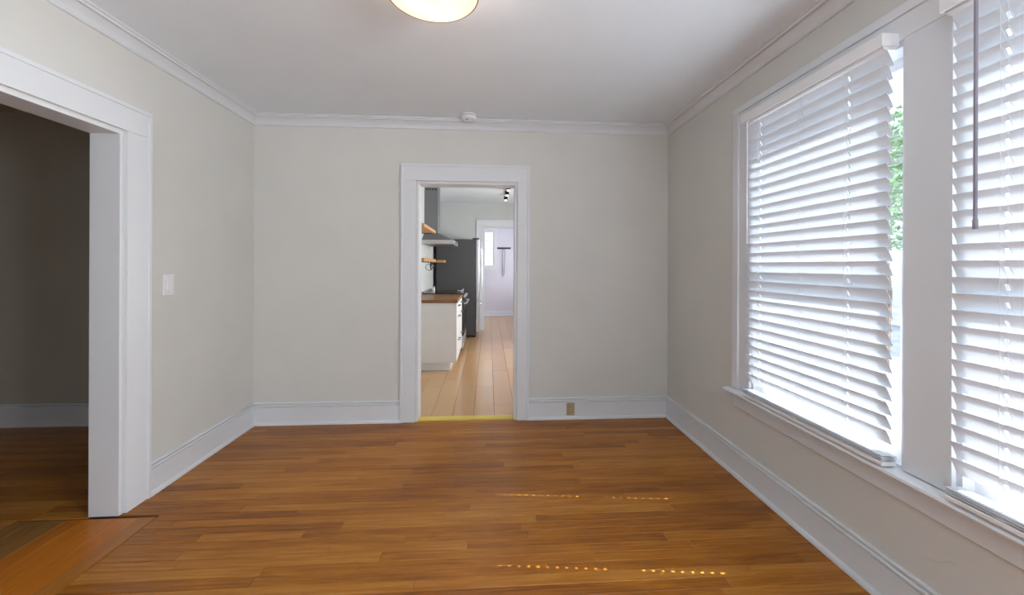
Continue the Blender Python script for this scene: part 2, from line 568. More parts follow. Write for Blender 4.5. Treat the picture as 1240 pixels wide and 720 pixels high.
struct('ceiling_kitchen', MB().box(KXL - T, KXR + 1.55, KY, KYE + 0.13, KH, KH + 0.12), 'ceiling', 'white kitchen ceiling seen through the doorway', 'ceiling')  # slab also overhangs outside as an added eave blocking the sun
HW = (-0.115, 0.155, 1.335, 2.27)     # small window of the hall's end wall
wall('wall_hall_back', [(HXL, HW[0], HYE, HYE + T, 0, HH), (HW[1], HXR, HYE, HYE + T, 0, HH), (HW[0], HW[1], HYE, HYE + T, 0, HW[2]),
     (HW[0], HW[1], HYE, HYE + T, HW[3], HH)], 'hall_wall', 'lavender end wall of the back hall')
wall('wall_hall_left', [(HXL - T, HXL, KYE + 0.13, HYE + T, 0, HH)], 'hall_wall', 'lavender side wall of the back hall')
wall('wall_hall_right', [(HXR, HXR + T, KYE + 0.13, 8.85, 0, HH), (HXR, HXR + T, 9.75, HYE + T, 0, HH), (HXR, HXR + T, 8.85, 9.75, 0, 0.95),
     (HXR, HXR + T, 8.85, 9.75, 2.05, HH)], 'hall_wall', 'lavender hall wall with an added side window')
struct('ceiling_hall', MB().box(HXL - T, HXR + 1.6, KYE + 0.13, HYE + T, HH, HH + 0.1), 'ceiling', 'white ceiling of the back hall', 'ceiling')

# ------------------------------------------------------------------ crown mouldings and baseboards
Z0 = 2.536
crown = [(0, Z0), (0.012, Z0), (0.016, Z0 + 0.004), (0.016, Z0 + 0.010), (0.009, Z0 + 0.013)]
for i in range(9):
    a = i / 8.0
    crown.append((0.012 + 0.038 * a ** 1.25, Z0 + 0.015 + 0.038 * a ** 0.8))
crown += [(0.052, Z0 + 0.0535), (0.046, Z0 + 0.0545), (0.046, Z0 + 0.0575), (0.060, Z0 + 0.0585)]
for i in range(5):
    a = i / 4.0 * math.pi / 2
    crown.append((0.060 + 0.010 * (1 - math.cos(a)), Z0 + 0.060 + 0.010 * math.sin(a)))
crown += [(0.0755, Z0 + 0.070), (0.0755, H), (0, H)]
struct('trim_2', MB().sweep((XL, YB), (XR, YB), (0, -1), crown, 1, 1), 'trim', 'white crown moulding above the kitchen doorway', 'crown moulding')
struct('trim_3', MB().sweep((XL, YF), (XL, YB), (1, 0), crown, 1, 1), 'trim', 'white crown moulding above the wide opening', 'crown moulding')
struct('trim_4', MB().sweep((XR, YF), (XR, YB), (-1, 0), crown, 1, 1), 'trim', 'white crown moulding above the two windows', 'crown moulding')
struct('trim_5', MB().sweep((XL, YF), (XR, YF), (0, 1), crown, 1, 1), 'trim', 'white crown moulding behind the viewer', 'crown moulding')

base = [(0, 0.19), (0.008, 0.19), (0.013, 0.186), (0.013, 0.179), (0.003, 0.1775), (0.003, 0.1735), (0.018, 0.172), (0.021, 0.168), (0.021, 0.160),
        (0.007, 0.1585), (0.007, 0.154), (0.0145, 0.1525), (0.0145, 0.026), (0.019, 0.026), (0.025, 0.022), (0.029, 0.014), (0.030, 0.002), (0, 0.002)]
CW = 0.150                            # casing width at the side opening
struct('baseboard_left', MB().sweep((XL, OPEN[1] + CW + 0.002, ), (XL, YB), (1, 0), base, 0, 1), 'trim', 'white baseboard between the wide opening and the corner', 'baseboard')
struct('baseboard_left_front', MB().sweep((XL, YF), (XL, OPEN[0] - CW), (1, 0), base, 1, 0), 'trim', 'white baseboard beside the viewer', 'baseboard')
struct('baseboard_back_left', MB().sweep((XL, YB), (-0.753, YB), (0, -1), base, 1, 0), 'trim', 'white baseboard on the far wall, wide-opening side of the doorway', 'baseboard')
struct('baseboard_back_right', MB().sweep((0.360, YB), (XR, YB), (0, -1), base, 0, 1), 'trim', 'white baseboard with the outlet beside the kitchen doorway', 'baseboard')
struct('baseboard_right', MB().sweep((XR, YF), (XR, YB), (-1, 0), base, 1, 1), 'trim', 'white baseboard under the two windows', 'baseboard')
struct('baseboard_front', MB().sweep((XL, YF), (XR, YF), (0, 1), base, 1, 1), 'trim', 'white baseboard behind the viewer', 'baseboard')
struct('baseboard_side_room', MB().sweep((SXL, SYB), (XL - T, SYB), (0, -1), base, 0, 0), 'trim', 'white baseboard in the shaded side room', 'baseboard')
struct('baseboard_hall', MB().sweep((HXL, HYE), (HXR, HYE), (0, -1), [(0, 0.11), (0.02, 0.11), (0.03, 0.10), (0.03, 0.03), (0.12, 0.02), (0.12, 0.001), (0, 0.001)], 0, 0),
       'trim', 'bright white sill along the foot of the lavender wall', 'baseboard')


# ------------------------------------------------------------------ door casings
def casing(root, axis, face, sgn, a0, a1, ztop, wl, wr_, wt, th_=0.02, mat='trim'):
    """legs and head around an opening a0..a1 on a wall face; axis 'x' wall runs along x, 'y' along y; sgn = outward normal"""
    def bx(mb, u0, u1, z0, z1, t0, t1, c=0.002):
        f0, f1 = sorted((face + sgn * t0, face + sgn * t1))
        if axis == 'x':
            mb.rbox(u0, u1, f0, f1, z0, z1, c)
        else:
            mb.rbox(f0, f1, u0, u1, z0, z1, c)
    m1 = MB(); bx(m1, a0 - wl, a0 - 0.009, 0.0015, ztop + 0.009, -0.002, th_)
    bx(m1, a0 - wl - 0.004, a0 - wl + 0.016, 0.0015, ztop + wt - 0.0165, -0.002, th_ + 0.008)
    o = m1.build('casing_leg', mat, root)
    m2 = MB(); bx(m2, a1 + 0.009, a1 + wr_, 0.0015, ztop + 0.009, -0.002, th_)
    bx(m2, a1 + wr_ - 0.016, a1 + wr_ + 0.004, 0.0015, ztop + wt - 0.0165, -0.002, th_ + 0.008)
    m2.build('casing_leg', mat, root)
    m3 = MB(); bx(m3, a0 - wl + 0.012, a1 + wr_ - 0.012, ztop + 0.0095, ztop + wt, -0.002, th_)
    bx(m3, a0 - wl - 0.004, a1 + wr_ + 0.004, ztop + wt - 0.016, ztop + wt + 0.004, -0.002, th_ + 0.008)
    m3.build('casing_head', mat, root)


dc = empty('trim_6', (DOOR[0], YB, 0), 'white casing and jamb of the kitchen doorway', 'door frame', None, 'structure')
casing(dc, 'x', YB, -1, DOOR[0], DOOR[1], DOOR[2], 0.130, 0.112, 0.148)
casing(dc, 'x', KY, 1, DOOR[0], DOOR[1], DOOR[2], 0.120, 0.112, 0.14)
MB().box(DOOR[0] - 0.001, DOOR[0] + 0.014, YB - 0.001, KY + 0.001, 0.001, DOOR[2]).build('jamb', 'trim', dc)
MB().box(DOOR[1] - 0.014, DOOR[1] + 0.001, YB - 0.001, KY + 0.001, 0.001, DOOR[2]).build('jamb', 'trim', dc)
MB().box(DOOR[0] + 0.014, DOOR[1] - 0.014, YB - 0.001, KY + 0.001, DOOR[2] - 0.014, DOOR[2] + 0.001).build('jamb_head', 'trim', dc)

oc = empty('trim_7', (XL, OPEN[1], 0), 'white casing and jamb of the wide opening to the side room', 'door frame', None, 'structure')
casing(oc, 'y', XL, 1, OPEN[0], OPEN[1], OPEN[2], CW, CW, 0.150)
casing(oc, 'y', XL - T, -1, OPEN[0], OPEN[1], OPEN[2], CW, CW, 0.150)
for (ya, yb) in ((OPEN[1] - 0.016, OPEN[1] + 0.001), (OPEN[0] - 0.001, OPEN[0] + 0.016)):
    MB().rbox(XL - T - 0.002, XL + 0.002, ya, yb, 0.0016, OPEN[2], 0.0015).build('jamb', 'trim', oc)
MB().rbox(XL - T - 0.002, XL + 0.002, OPEN[0] + 0.016, OPEN[1] - 0.016, OPEN[2] - 0.016, OPEN[2] + 0.001, 0.0015).build('jamb_head', 'trim', oc)

kc = empty('trim_8', (EO[0], KYE, 0), 'white casing of the far opening at the end of the kitchen', 'door frame', None, 'structure')
casing(kc, 'x', KYE, -1, EO[0], EO[1], EO[2], 0.150, 0.14, 0.15)
MB().box(EO[0] - 0.001, EO[0] + 0.014, KYE - 0.001, KYE + 0.131, 0.001, EO[2]).build('jamb', 'trim', kc)
MB().box(EO[1] - 0.014, EO[1] + 0.001, KYE - 0.001, KYE + 0.131, 0.001, EO[2]).build('jamb', 'trim', kc)
MB().box(EO[0] + 0.014, EO[1] - 0.014, KYE - 0.001, KYE + 0.131, EO[2] - 0.014, EO[2] + 0.001).build('jamb_head', 'trim', kc)

# ------------------------------------------------------------------ windows of the right wall
FACE = XR - 0.018                     # face of the window casings


def window_unit(n, y0, y1, label):
    root = empty('window_%d' % n, (XR, y0, WZ0), label, 'window', None, 'structure')
    # frame lining the opening
    MB().box(XR - 0.001, XR + T, y0 - 0.001, y0 + 0.022, WZ0, WZ1).build('jamb', 'trim', root)
    MB().box(XR - 0.001, XR + T, y1 - 0.022, y1 + 0.001, WZ0, WZ1).build('jamb', 'trim', root)
    MB().box(XR - 0.001, XR + T, y0 + 0.022, y1 - 0.022, WZ1 - 0.022, WZ1 + 0.001).build('frame_head', 'trim', root)
    MB().box(XR - 0.001, XR + T + 0.03, y0 + 0.022, y1 - 0.022, WZ0 - 0.001, WZ0 + 0.022).build('frame_sill', 'trim', root)
    zm = (WZ0 + WZ1) / 2
    for k, (za, zb, xx) in enumerate(((WZ0 + 0.022, zm + 0.02, XR + 0.045), (zm - 0.02, WZ1 - 0.022, XR + 0.082))):
        a, b = y0 + 0.022, y1 - 0.022
        s = 0.045
        mb = MB().box(xx, xx + 0.035, a, a + s, za, zb).box(xx, xx + 0.035, b - s, b, za, zb)
        mb.box(xx, xx + 0.035, a + s, b - s, za, za + s).box(xx, xx + 0.035, a + s, b - s, zb - s, zb)
        sh = mb.build('sash', 'vinyl', root)
        MB().box(xx + 0.015, xx + 0.019, a + s - 0.004, b - s + 0.004, za + s - 0.004, zb - s + 0.004).build('pane', 'glass', sh)
    return root


w1 = window_unit(1, *WIN1, 'tall white double-hung window nearer the far corner, behind the first blind')
w2 = window_unit(2, *WIN2, 'tall white double-hung window at the picture edge, behind the second blind')
# shared casing around the pair of windows
wc = empty('trim_9', (XR, 2.418, WZ0), 'white casing, sill and apron around the pair of windows', 'window frame', None, 'structure')
yo0, yo1 = WIN2[0] - 0.148, WIN1[1] + 0.148
MB().rbox(FACE, XR + 0.001, WIN1[1] - 0.004, yo1 - 0.03, 0.575, WZ1, 0.002).rbox(FACE - 0.010, XR + 0.001, yo1 - 0.055, yo1, 0.575, 2.3345, 0.003).build('casing_leg', 'trim', wc)
MB().rbox(FACE, XR + 0.001, yo0 + 0.03, WIN2[0] + 0.004, 0.575, WZ1, 0.002).rbox(FACE - 0.010, XR + 0.001, yo0, yo0 + 0.055, 0.575, 2.3345, 0.003).build('casing_leg', 'trim', wc)
MB().rbox(FACE, XR + 0.001, WIN2[1] - 0.004, WIN1[0] + 0.004, 0.575, WZ1, 0.002).build('mullion', 'trim', wc)
MB().rbox(FACE, XR + 0.001, yo0 + 0.05, yo1 - 0.05, WZ1 + 0.0005, 2.365, 0.002).rbox(FACE - 0.010, XR + 0.001, yo0, yo1, 2.335, 2.375, 0.003).build('casing_head', 'trim', wc)
stool = [(-0.05, 0.548), (0.062, 0.548), (0.074, 0.552), (0.078, 0.560), (0.074, 0.568), (0.062, 0.572), (-0.05, 0.572)]
MB().sweep((XR, yo0 - 0.02), (XR, yo1 + 0.02), (-1, 0), stool).build('stool', 'trim', wc)
MB().sweep((XR, yo0), (XR, yo1), (-1, 0), [(0, 0.452), (0.014, 0.452), (0.018, 0.456), (0.018, 0.530), (0.022, 0.534), (0.032, 0.542), (0.036, 0.5475), (0, 0.5475)]).build('apron', 'trim', wc)

# ------------------------------------------------------------------ blinds
PITCH, TILT, SW = 0.0552, R(65), 0.0635
SX = 1.573
LAD = (2.130, 1.845, 1.587)           # ladder positions of blind 1


def slat_mesh(y0, y1, holes, tilt, name):
    # rout holes let single dots of sun through
    wl = [-SW / 2, -0.0105, 0.0105, SW / 2]
    yl = [y0]
    for h in sorted(holes):
        yl += [h - 0.0046, h + 0.0046]
    yl.append(y1)
    th_ = 0.0030
    ux, uz = -math.cos(tilt), math.sin(tilt)      # along the slat, towards the room and up
    nx, nz = uz, -ux                              # normal (to outside and up)
    v, f = [], []
    ny = len(yl)

    def idx(l, i, j): return (l * 4 + i) * ny + j
    for l in range(2):
        for i in range(4):
            crown_ = 0.0012 * (1 - (wl[i] / (SW / 2)) ** 2)
            for j in range(ny):
                o = (l - 0.5) * th_ + crown_
                v.append((ux * wl[i] + nx * o, yl[j], uz * wl[i] + nz * o))
    solid = lambda i, j: 0 <= i < 3 and 0 <= j < ny - 1 and not (i == 1 and j % 2 == 1)
    for i in range(3):
        for j in range(ny - 1):
            if not solid(i, j):
                continue
            f.append((idx(1, i, j), idx(1, i + 1, j), idx(1, i + 1, j + 1), idx(1, i, j + 1)))
            f.append((idx(0, i, j), idx(0, i, j + 1), idx(0, i + 1, j + 1), idx(0, i + 1, j)))
            for (di, dj, a, b) in ((-1, 0, (i, j), (i, j + 1)), (1, 0, (i + 1, j + 1), (i + 1, j)), (0, -1, (i + 1, j), (i, j)), (0, 1, (i, j + 1), (i + 1, j + 1))):
                if not solid(i + di, j + dj):
                    f.append((idx(0, *a), idx(0, *b), idx(1, *b), idx(1, *a)))
    me = bpy.data.meshes.new(name)
    me.from_pydata(v, [], f)
    bm = bmesh.new(); bm.from_mesh(me); bmesh.ops.recalc_face_normals(bm, faces=bm.faces); bm.to_mesh(me); bm.free()
    me.materials.append(M['slat'])
    return me


def blind(y0, y1, ladders, wand_y, wand_z, wand_mat, label):
    """faux-wood blind hung proud of the window casing"""
    root = empty('window_blind', (SX, y0, 0.575), label, 'window blind', 'blinds on the two windows')
    s0, s1 = y0 + 0.010, y1 - 0.012
    # valance with returns, headrail behind it
    zv0, zv1 = 2.222, 2.272
    vl = MB().rbox(1.527, 1.537, y0, y1, zv0, zv1, 0.002)
    vl.rbox(1.537, FACE - 0.0005, y0, y0 + 0.008, zv0, zv1, 0.0015).rbox(1.537, FACE - 0.0005, y1 - 0.008, y1, zv0, zv1, 0.0015)
    vl.build('valance', 'vinyl', root)
    MB().sweep((FACE, y0 + 0.009), (FACE, y1 - 0.009), (-1, 0), [(0.002, 2.212), (0.052, 2.212), (0.058, 2.216), (0.058, 2.266), (0.002, 2.266)]).build('headrail', 'vinyl', root)
    holes = (ladders[0], ladders[2])
    me = slat_mesh(s0, s1, holes, TILT, 'slat')
    me2 = slat_mesh(s0, s1, holes, R(4), 'slat')
    for i in range(28):
        o = bpy.data.objects.new('slat', me)
        COL.objects.link(o)
        o.parent = root
        o.location = Vector((SX + random.uniform(-0.0006, 0.0006), 0, 2.182 - PITCH * i)) - root.location
        o.rotation_euler = (random.uniform(-0.0012, 0.0012), random.uniform(-0.012, 0.012), 0)
    for k, zz in enumerate((0.6005, 0.6085, 0.6165)):
        o = bpy.data.objects.new('slat', me2)
        COL.objects.link(o)
        o.parent = root
        o.location = Vector((SX, 0, zz)) - root.location
    br = MB().sweep((SX, s0), (SX, s1), (-1, 0), [(-0.029, 0.577), (0.029, 0.577), (0.0315, 0.581), (0.0315, 0.590), (0.028, 0.5945), (-0.028, 0.5945), (-0.0315, 0.590), (-0.0315, 0.581)]).build('bottom_rail', 'vinyl', root)
    for yl in ladders:
        dx, dz = math.cos(TILT) * SW / 2 + 0.002, math.sin(TILT) * SW / 2
        lad = MB()
        for yy in (yl - 0.009, yl + 0.009):
            lad.tube([(SX - dx, yy, 2.214), (SX - dx, yy, 0.70), (SX - 0.0335, yy, 0.62), (SX - 0.0335, yy, 0.583)], 0.0006, 4)
            lad.tube([(SX + dx, yy, 2.214), (SX + dx, yy, 0.70), (SX + 0.0335, yy, 0.62), (SX + 0.0335, yy, 0.583)], 0.0006, 4)
            for i in range(28):
                zc = 2.182 - PITCH * i
                lad.tube([(SX - dx, yy, zc + dz - 0.005), (SX + dx, yy, zc - dz - 0.005)], 0.0007, 4)
        lad.build('ladder_cord', 'cord', root)
        # end plug under the bottom rail
        MB().lathe([(0.007, 0), (0.008, 0.003), (0.006, 0.006)], (SX - 0.024, yl, 0.5946), 'z', 12).build('cord_plug', 'plastic', root)
    # tilt wand
    wx = 1.512
    zt = 2.206
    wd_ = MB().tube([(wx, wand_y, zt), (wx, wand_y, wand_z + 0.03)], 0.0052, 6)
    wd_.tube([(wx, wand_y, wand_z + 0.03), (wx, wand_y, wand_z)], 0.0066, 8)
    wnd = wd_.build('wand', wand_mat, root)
    MB().tube([(1.55, wand_y, 2.216), (1.53, wand_y, 2.214), (wx, wand_y, 2.214), (wx, wand_y, 2.200)], 0.002, 6).build('wand_hook', 'steel', wnd)
    return root


blind(1.405, 2.250, LAD, 2.165, 1.492, 'wand', 'white slatted blind on the far window, with a short white tilt wand')
blind(0.372, 1.217, (1.070, 0.795, 0.520), 1.105, 1.478, 'wand_shaded', 'white slatted blind at the picture edge, tilt wand with painted backlit shade hanging in front')

# unseen windows added for light: behind and beside the viewer, kitchen, hall
def simple_window(n, axis, f0, a0, a1, z0, z1, label, cols=2, nrow=2, fr=0.05):
    root = empty('window_%d' % n, (a0, f0, z0) if axis == 'x' else (f0, a0, z0), label, 'window', None, 'structure')

    def bx(mb, u0, u1, za, zb, t0, t1):
        return mb.box(u0, u1, f0 + t0, f0 + t1, za, zb) if axis == 'x' else mb.box(f0 + t0, f0 + t1, u0, u1, za, zb)
    mb = MB()
    bx(mb, a0, a0 + fr, z0, z1, 0, 0.06); bx(mb, a1 - fr, a1, z0, z1, 0, 0.06)
    bx(mb, a0 + fr, a1 - fr, z0, z0 + fr, 0, 0.06); bx(mb, a0 + fr, a1 - fr, z1 - fr, z1, 0, 0.06)
    mb.build('frame', 'vinyl', root)
    ia0, ia1, iz0, iz1 = a0 + fr, a1 - fr, z0 + fr, z1 - fr
    for i in range(cols):
        for j in range(nrow):
            u0, u1 = ia0 + (ia1 - ia0) * i / cols, ia0 + (ia1 - ia0) * (i + 1) / cols
            za, zb = iz0 + (iz1 - iz0) * j / nrow, iz0 + (iz1 - iz0) * (j + 1) / nrow
            bx(MB(), u0, u1, za, zb, 0.028, 0.032).build('pane', 'glass', root)
    for i in range(1, cols):
        u = ia0 + (ia1 - ia0) * i / cols
        bx(MB(), u - 0.010, u + 0.010, iz0, iz1, 0.014, 0.046).build('muntin', 'vinyl', root)
    for j in range(1, nrow):
        z = iz0 + (iz1 - iz0) * j / nrow
        bx(MB(), ia0, ia1, z - 0.012, z + 0.012, 0.012, 0.048).build('muntin', 'vinyl', root)
    return root


simple_window(3, 'x', YF - 0.09, FW[0], FW[1], FW[2], FW[3], 'wide unseen window added behind the viewer', 3, 2)
simple_window(7, 'y', XR + 0.05, FILL_WIN[0], FILL_WIN[1], 0.7, 2.2, 'bare unseen window added beside the viewer', 1, 2)
simple_window(4, 'y', KXR + 0.05, KW[0], KW[1], KW[2], KW[3], 'unseen window added over the kitchen yard', 2, 1)
simple_window(5, 'y', HXR + 0.05, 8.85, 9.75, 0.95, 2.05, 'unseen side window added to the back hall', 1, 2)
hw = simple_window(6, 'x', HYE + 0.01, HW[0], HW[1], HW[2], HW[3], 'narrow four-pane window in the lavender end wall', 1, 4, 0.03)
mb = MB().box(HW[0] - 0.06, HW[0] + 0.002, HYE - 0.02, HYE + 0.001, HW[2] - 0.09, HW[3] + 0.09).box(HW[1] - 0.002, HW[1] + 0.075, HYE - 0.02, HYE + 0.001, HW[2] - 0.09, HW[3] + 0.09)
mb.box(HW[0] + 0.002, HW[1] - 0.002, HYE - 0.02, HYE + 0.001, HW[2] - 0.09, HW[2] + 0.002).box(HW[0] + 0.002, HW[1] - 0.002, HYE - 0.02, HYE + 0.001, HW[3] - 0.002, HW[3] + 0.09)
mb.build('casing', 'trim', hw)

# ------------------------------------------------------------------ ceiling light
LX, LY = -0.234, 1.590
cl = empty('ceiling_light', (LX, LY, H), 'glowing frosted bowl light with a thin brass rim on the ceiling', 'ceiling light')
bowl = [(0.003, 2.432), (0.04, 2.4335), (0.08, 2.4385), (0.12, 2.446), (0.155, 2.456), (0.178, 2.465), (0.188, 2.471),
        (0.184, 2.473), (0.152, 2.460), (0.118, 2.450), (0.08, 2.4425), (0.04, 2.4375), (0.003, 2.436)]
MB().lathe(bowl, (LX, LY, 0), 'z', 64, False).build('glass_bowl', 'bowl', cl, True)
MB().tube([(LX + 0.1885 * math.cos(2 * math.pi * i / 64), LY + 0.1885 * math.sin(2 * math.pi * i / 64), 2.4725) for i in range(64)], 0.0034, 8, True).build('rim', 'brass', cl, True)
MB().lathe([(0.085, H - 0.0005), (0.09, 2.60), (0.075, 2.585), (0.03, 2.578), (0.012, 2.572)], (LX, LY, 0), 'z', 40).build('canopy', 'brass', cl, True)
MB().lathe([(0.006, 2.58), (0.006, 2.44)], (LX, LY, 0), 'z', 12).build('stem', 'brass', cl, True)
for k in range(3):
    a = 2 * math.pi * k / 3 + 0.5
    MB().tube([(LX + 0.07 * math.cos(a), LY + 0.07 * math.sin(a), 2.592), (LX + 0.15 * math.cos(a), LY + 0.15 * math.sin(a), 2.52), (LX + 0.187 * math.cos(a), LY + 0.187 * math.sin(a), 2.4755)], 0.003, 6).build('bowl_arm', 'brass', cl, True)
for k in range(2):
    a = math.pi * k + 0.9
    pl = bpy.data.lights.new('bulb_light', 'POINT')
    pl.energy = 2.1
    pl.color = (1.0, 0.79, 0.65)
    pl.shadow_soft_size = 0.03
    po = bpy.data.objects.new('bulb_light', pl)
    COL.objects.link(po)
    po.parent = cl
    po.location = (0.065 * math.cos(a), 0.065 * math.sin(a), 2.515 - H)

# ------------------------------------------------------------------ smoke alarm
DX, DY = -0.168, 3.225
sm = empty('smoke_alarm', (DX, DY, H), 'round white smoke alarm on the ceiling above the doorway', 'smoke alarm')
MB().lathe([(0.058, H - 0.0004), (0.058, H - 0.012)], (DX, DY, 0), 'z', 40).build('base', 'plastic', sm, True)
MB().lathe([(0.052, H - 0.012), (0.052, H - 0.019)], (DX, DY, 0), 'z', 40).build('vent_gap', 'dark_plastic', sm, True)
MB().lathe([(0.062, H - 0.019), (0.063, H - 0.030), (0.058, H - 0.042), (0.045, H - 0.047), (0.003, H - 0.048)], (DX, DY, 0), 'z', 40).build('cover', 'plastic', sm, True)
MB().lathe([(0.006, H - 0.0475), (0.0055, H - 0.0515), (0.002, H - 0.053)], (DX - 0.012, DY - 0.030, 0), 'z', 14).build('test_button', 'dark_plastic', sm, True)

# ------------------------------------------------------------------ switch and outlet
sw = empty('light_switch', (XL, 2.510, 1.232), 'white rocker light switch beside the wide opening', 'light switch')
MB().rbox(XL - 0.001, XL + 0.006, 2.472, 2.549, 1.168, 1.294, 0.0025).build('plate', 'plastic', sw)
MB().rbox(XL + 0.003, XL + 0.0075, 2.493, 2.528, 1.196, 1.266, 0.001).build('rocker_frame', 'plastic', sw)
MB().quads([(XL + 0.006, 2.496, 1.199), (XL + 0.006, 2.525, 1.199), (XL + 0.006, 2.525, 1.263), (XL + 0.006, 2.496, 1.263),
            (XL + 0.0125, 2.497, 1.200), (XL + 0.0125, 2.524, 1.200), (XL + 0.008, 2.524, 1.262), (XL + 0.008, 2.497, 1.262)],
           [(0, 3, 2, 1), (4, 5, 6, 7), (0, 1, 5, 4), (1, 2, 6, 5), (2, 3, 7, 6), (3, 0, 4, 7)]).build('rocker', 'plastic', sw)
for z in (1.182, 1.280):
    MB().lathe([(0.003, 0.0055), (0.003, 0.0068), (0.0015, 0.0072)], (XL, 2.5105, z), 'x', 12).build('screw', 'steel', sw)

OY = YB - 0.0145
ou = empty('wall_outlet', (0.732, OY, 0.092), 'aged brass outlet plate set in the baseboard', 'outlet')
MB().rbox(0.697, 0.767, OY - 0.0055, OY + 0.001, 0.036, 0.146, 0.002).build('plate', 'brass_plate', ou)
for z in (0.068, 0.114):
    rc = MB().lathe([(0.0165, 0), (0.0165, 0.002), (0.015, 0.003)], (0.732, OY - 0.0085, z), 'y', 24).build('receptacle', 'brass_plate', ou)
    for dx in (-0.006, 0.006):
        MB().box(0.732 + dx - 0.001, 0.732 + dx + 0.001, OY - 0.0092, OY - 0.0083, z - 0.003, z + 0.006).build('slot', 'dark_plastic', rc)
MB().lathe([(0.003, 0), (0.003, 0.002)], (0.732, OY - 0.0070, 0.091), 'y', 12).build('screw', 'brass', ou)

# ------------------------------------------------------------------ kitchen: cabinet, worktop, stove, hood
CF = -0.405
cy0, cy1 = 4.975, 5.995
cab = empty('base_cabinet', (-0.7, 4.98, 0), 'white base cabinet with drawers under the wooden worktop', 'cabinet')
MB().rbox(KXL + 0.003, CF - 0.02, cy0, cy1, 0.105, 0.872, 0.002).build('body', 'cabinet', cab)
MB().box(KXL + 0.003, -0.485, cy0 + 0.035, cy1, 0.001, 0.105).build('toe_kick', 'cabinet', cab)
for k in range(2):
    ya, yb = cy0 + 0.003 + k * 0.509, cy0 + 0.506 + k * 0.509
    for za, zb in ((0.735, 0.868), (0.425, 0.729), (0.110, 0.419)):
        dr = MB().rbox(CF - 0.0195, CF, ya, yb, za, zb, 0.002).build('drawer', 'cabinet', cab)
        ym = (ya + yb) / 2
        zz = zb - 0.05
        MB().tube([(CF - 0.001, ym - 0.07, zz), (CF + 0.025, ym - 0.07, zz), (CF + 0.03, ym - 0.064, zz), (CF + 0.03, ym + 0.064, zz), (CF + 0.025, ym + 0.07, zz), (CF - 0.001, ym + 0.07, zz)], 0.005, 8).build('handle', 'iron', dr, True)
tag(MB().rbox(KXL + 0.002, CF + 0.012, cy0 - 0.015, cy1, 0.8725, 0.912, 0.003).build('worktop', 'butcher'), 'brown butcher block worktop on the white cabinet', 'worktop')

sy0, sy1 = 6.000, 6.760
st = empty('stove', (-0.7, 6.3, 0), 'black glass-top range stove with steel handle, beyond the cabinet', 'stove')
MB().rbox(KXL + 0.02, CF - 0.01, sy0 + 0.001, sy1, 0.03, 0.905, 0.003).build('body', 'black', st)
MB().rbox(KXL + 0.02, CF + 0.015, sy0 + 0.001, sy1, 0.905, 0.925, 0.003).build('cooktop', 'cooktop', st)
MB().rbox(KXL + 0.012, KXL + 0.05, sy0 + 0.003, sy1 - 0.003, 0.925, 0.950, 0.003).build('back_trim', 'steel', st)
od = MB().rbox(CF - 0.0095, CF + 0.022, sy0 + 0.004, sy1 - 0.004, 0.26, 0.80, 0.004).build('oven_door', 'black', st)
MB().tube([(CF + 0.02, sy0 + 0.05, 0.765), (CF + 0.066, sy0 + 0.05, 0.765), (CF + 0.066, sy1 - 0.05, 0.765), (CF + 0.02, sy1 - 0.05, 0.765)], 0.013, 10).build('handle', 'steel', od, True)
MB().box(CF + 0.0221, CF + 0.0235, sy0 + 0.12, sy1 - 0.12, 0.36, 0.66).build('door_window', 'cooktop', od)
MB().rbox(CF - 0.0095, CF + 0.02, sy0 + 0.004, sy1 - 0.004, 0.80, 0.904, 0.004).build('control_panel', 'black', st)
for k in range(5):
    MB().lathe([(0.022, 0), (0.022, 0.006), (0.017, 0.010), (0.016, 0.030), (0.013, 0.032)], (CF + 0.02, sy0 + 0.09 + k * 0.145, 0.862), 'x', 18).build('knob', 'steel', st, True)
MB().rbox(CF - 0.0095, CF + 0.022, sy0 + 0.004, sy1 - 0.004, 0.065, 0.252, 0.004).build('drawer', 'steel', st)
for a in (KXL + 0.08, CF - 0.05):
    for b in (sy0 + 0.05, sy1 - 0.05):
        MB().lathe([(0.02, 0.0005), (0.02, 0.01), (0.012, 0.012), (0.012, 0.035)], (a, b, 0), 'z', 12).build('foot', 'black', st)
# small items standing on the cooktop
sh = empty('salt_shaker', (-0.925, 6.62, 0.925), 'small white shaker at the back corner of the stove', 'shaker')
MB().lathe([(0.019, 0.9255), (0.021, 0.93), (0.018, 0.965), (0.016, 0.975)], (-0.925, 6.62, 0), 'z', 18).build('body', 'plastic', sh, True)
MB().lathe([(0.0165, 0.9752), (0.0165, 0.985), (0.010, 0.992)], (-0.925, 6.62, 0), 'z', 18).build('cap', 'steel', sh, True)
sr = empty('spoon_rest', (-0.44, 6.30, 0.925), 'small white spoon rest at the front edge of the stove', 'spoon rest')
MB().lathe([(0.035, 0.9256), (0.050, 0.935), (0.053, 0.945), (0.050, 0.945), (0.040, 0.934), (0.003, 0.932)], (-0.452, 6.34, 0), 'z', 22).build('dish', 'plastic', sr, True)
MB().tube([(-0.452, 6.34, 0.938), (-0.43, 6.30, 0.950), (-0.40, 6.25, 0.968)], 0.009, 8).build('handle', 'plastic', sr, True)

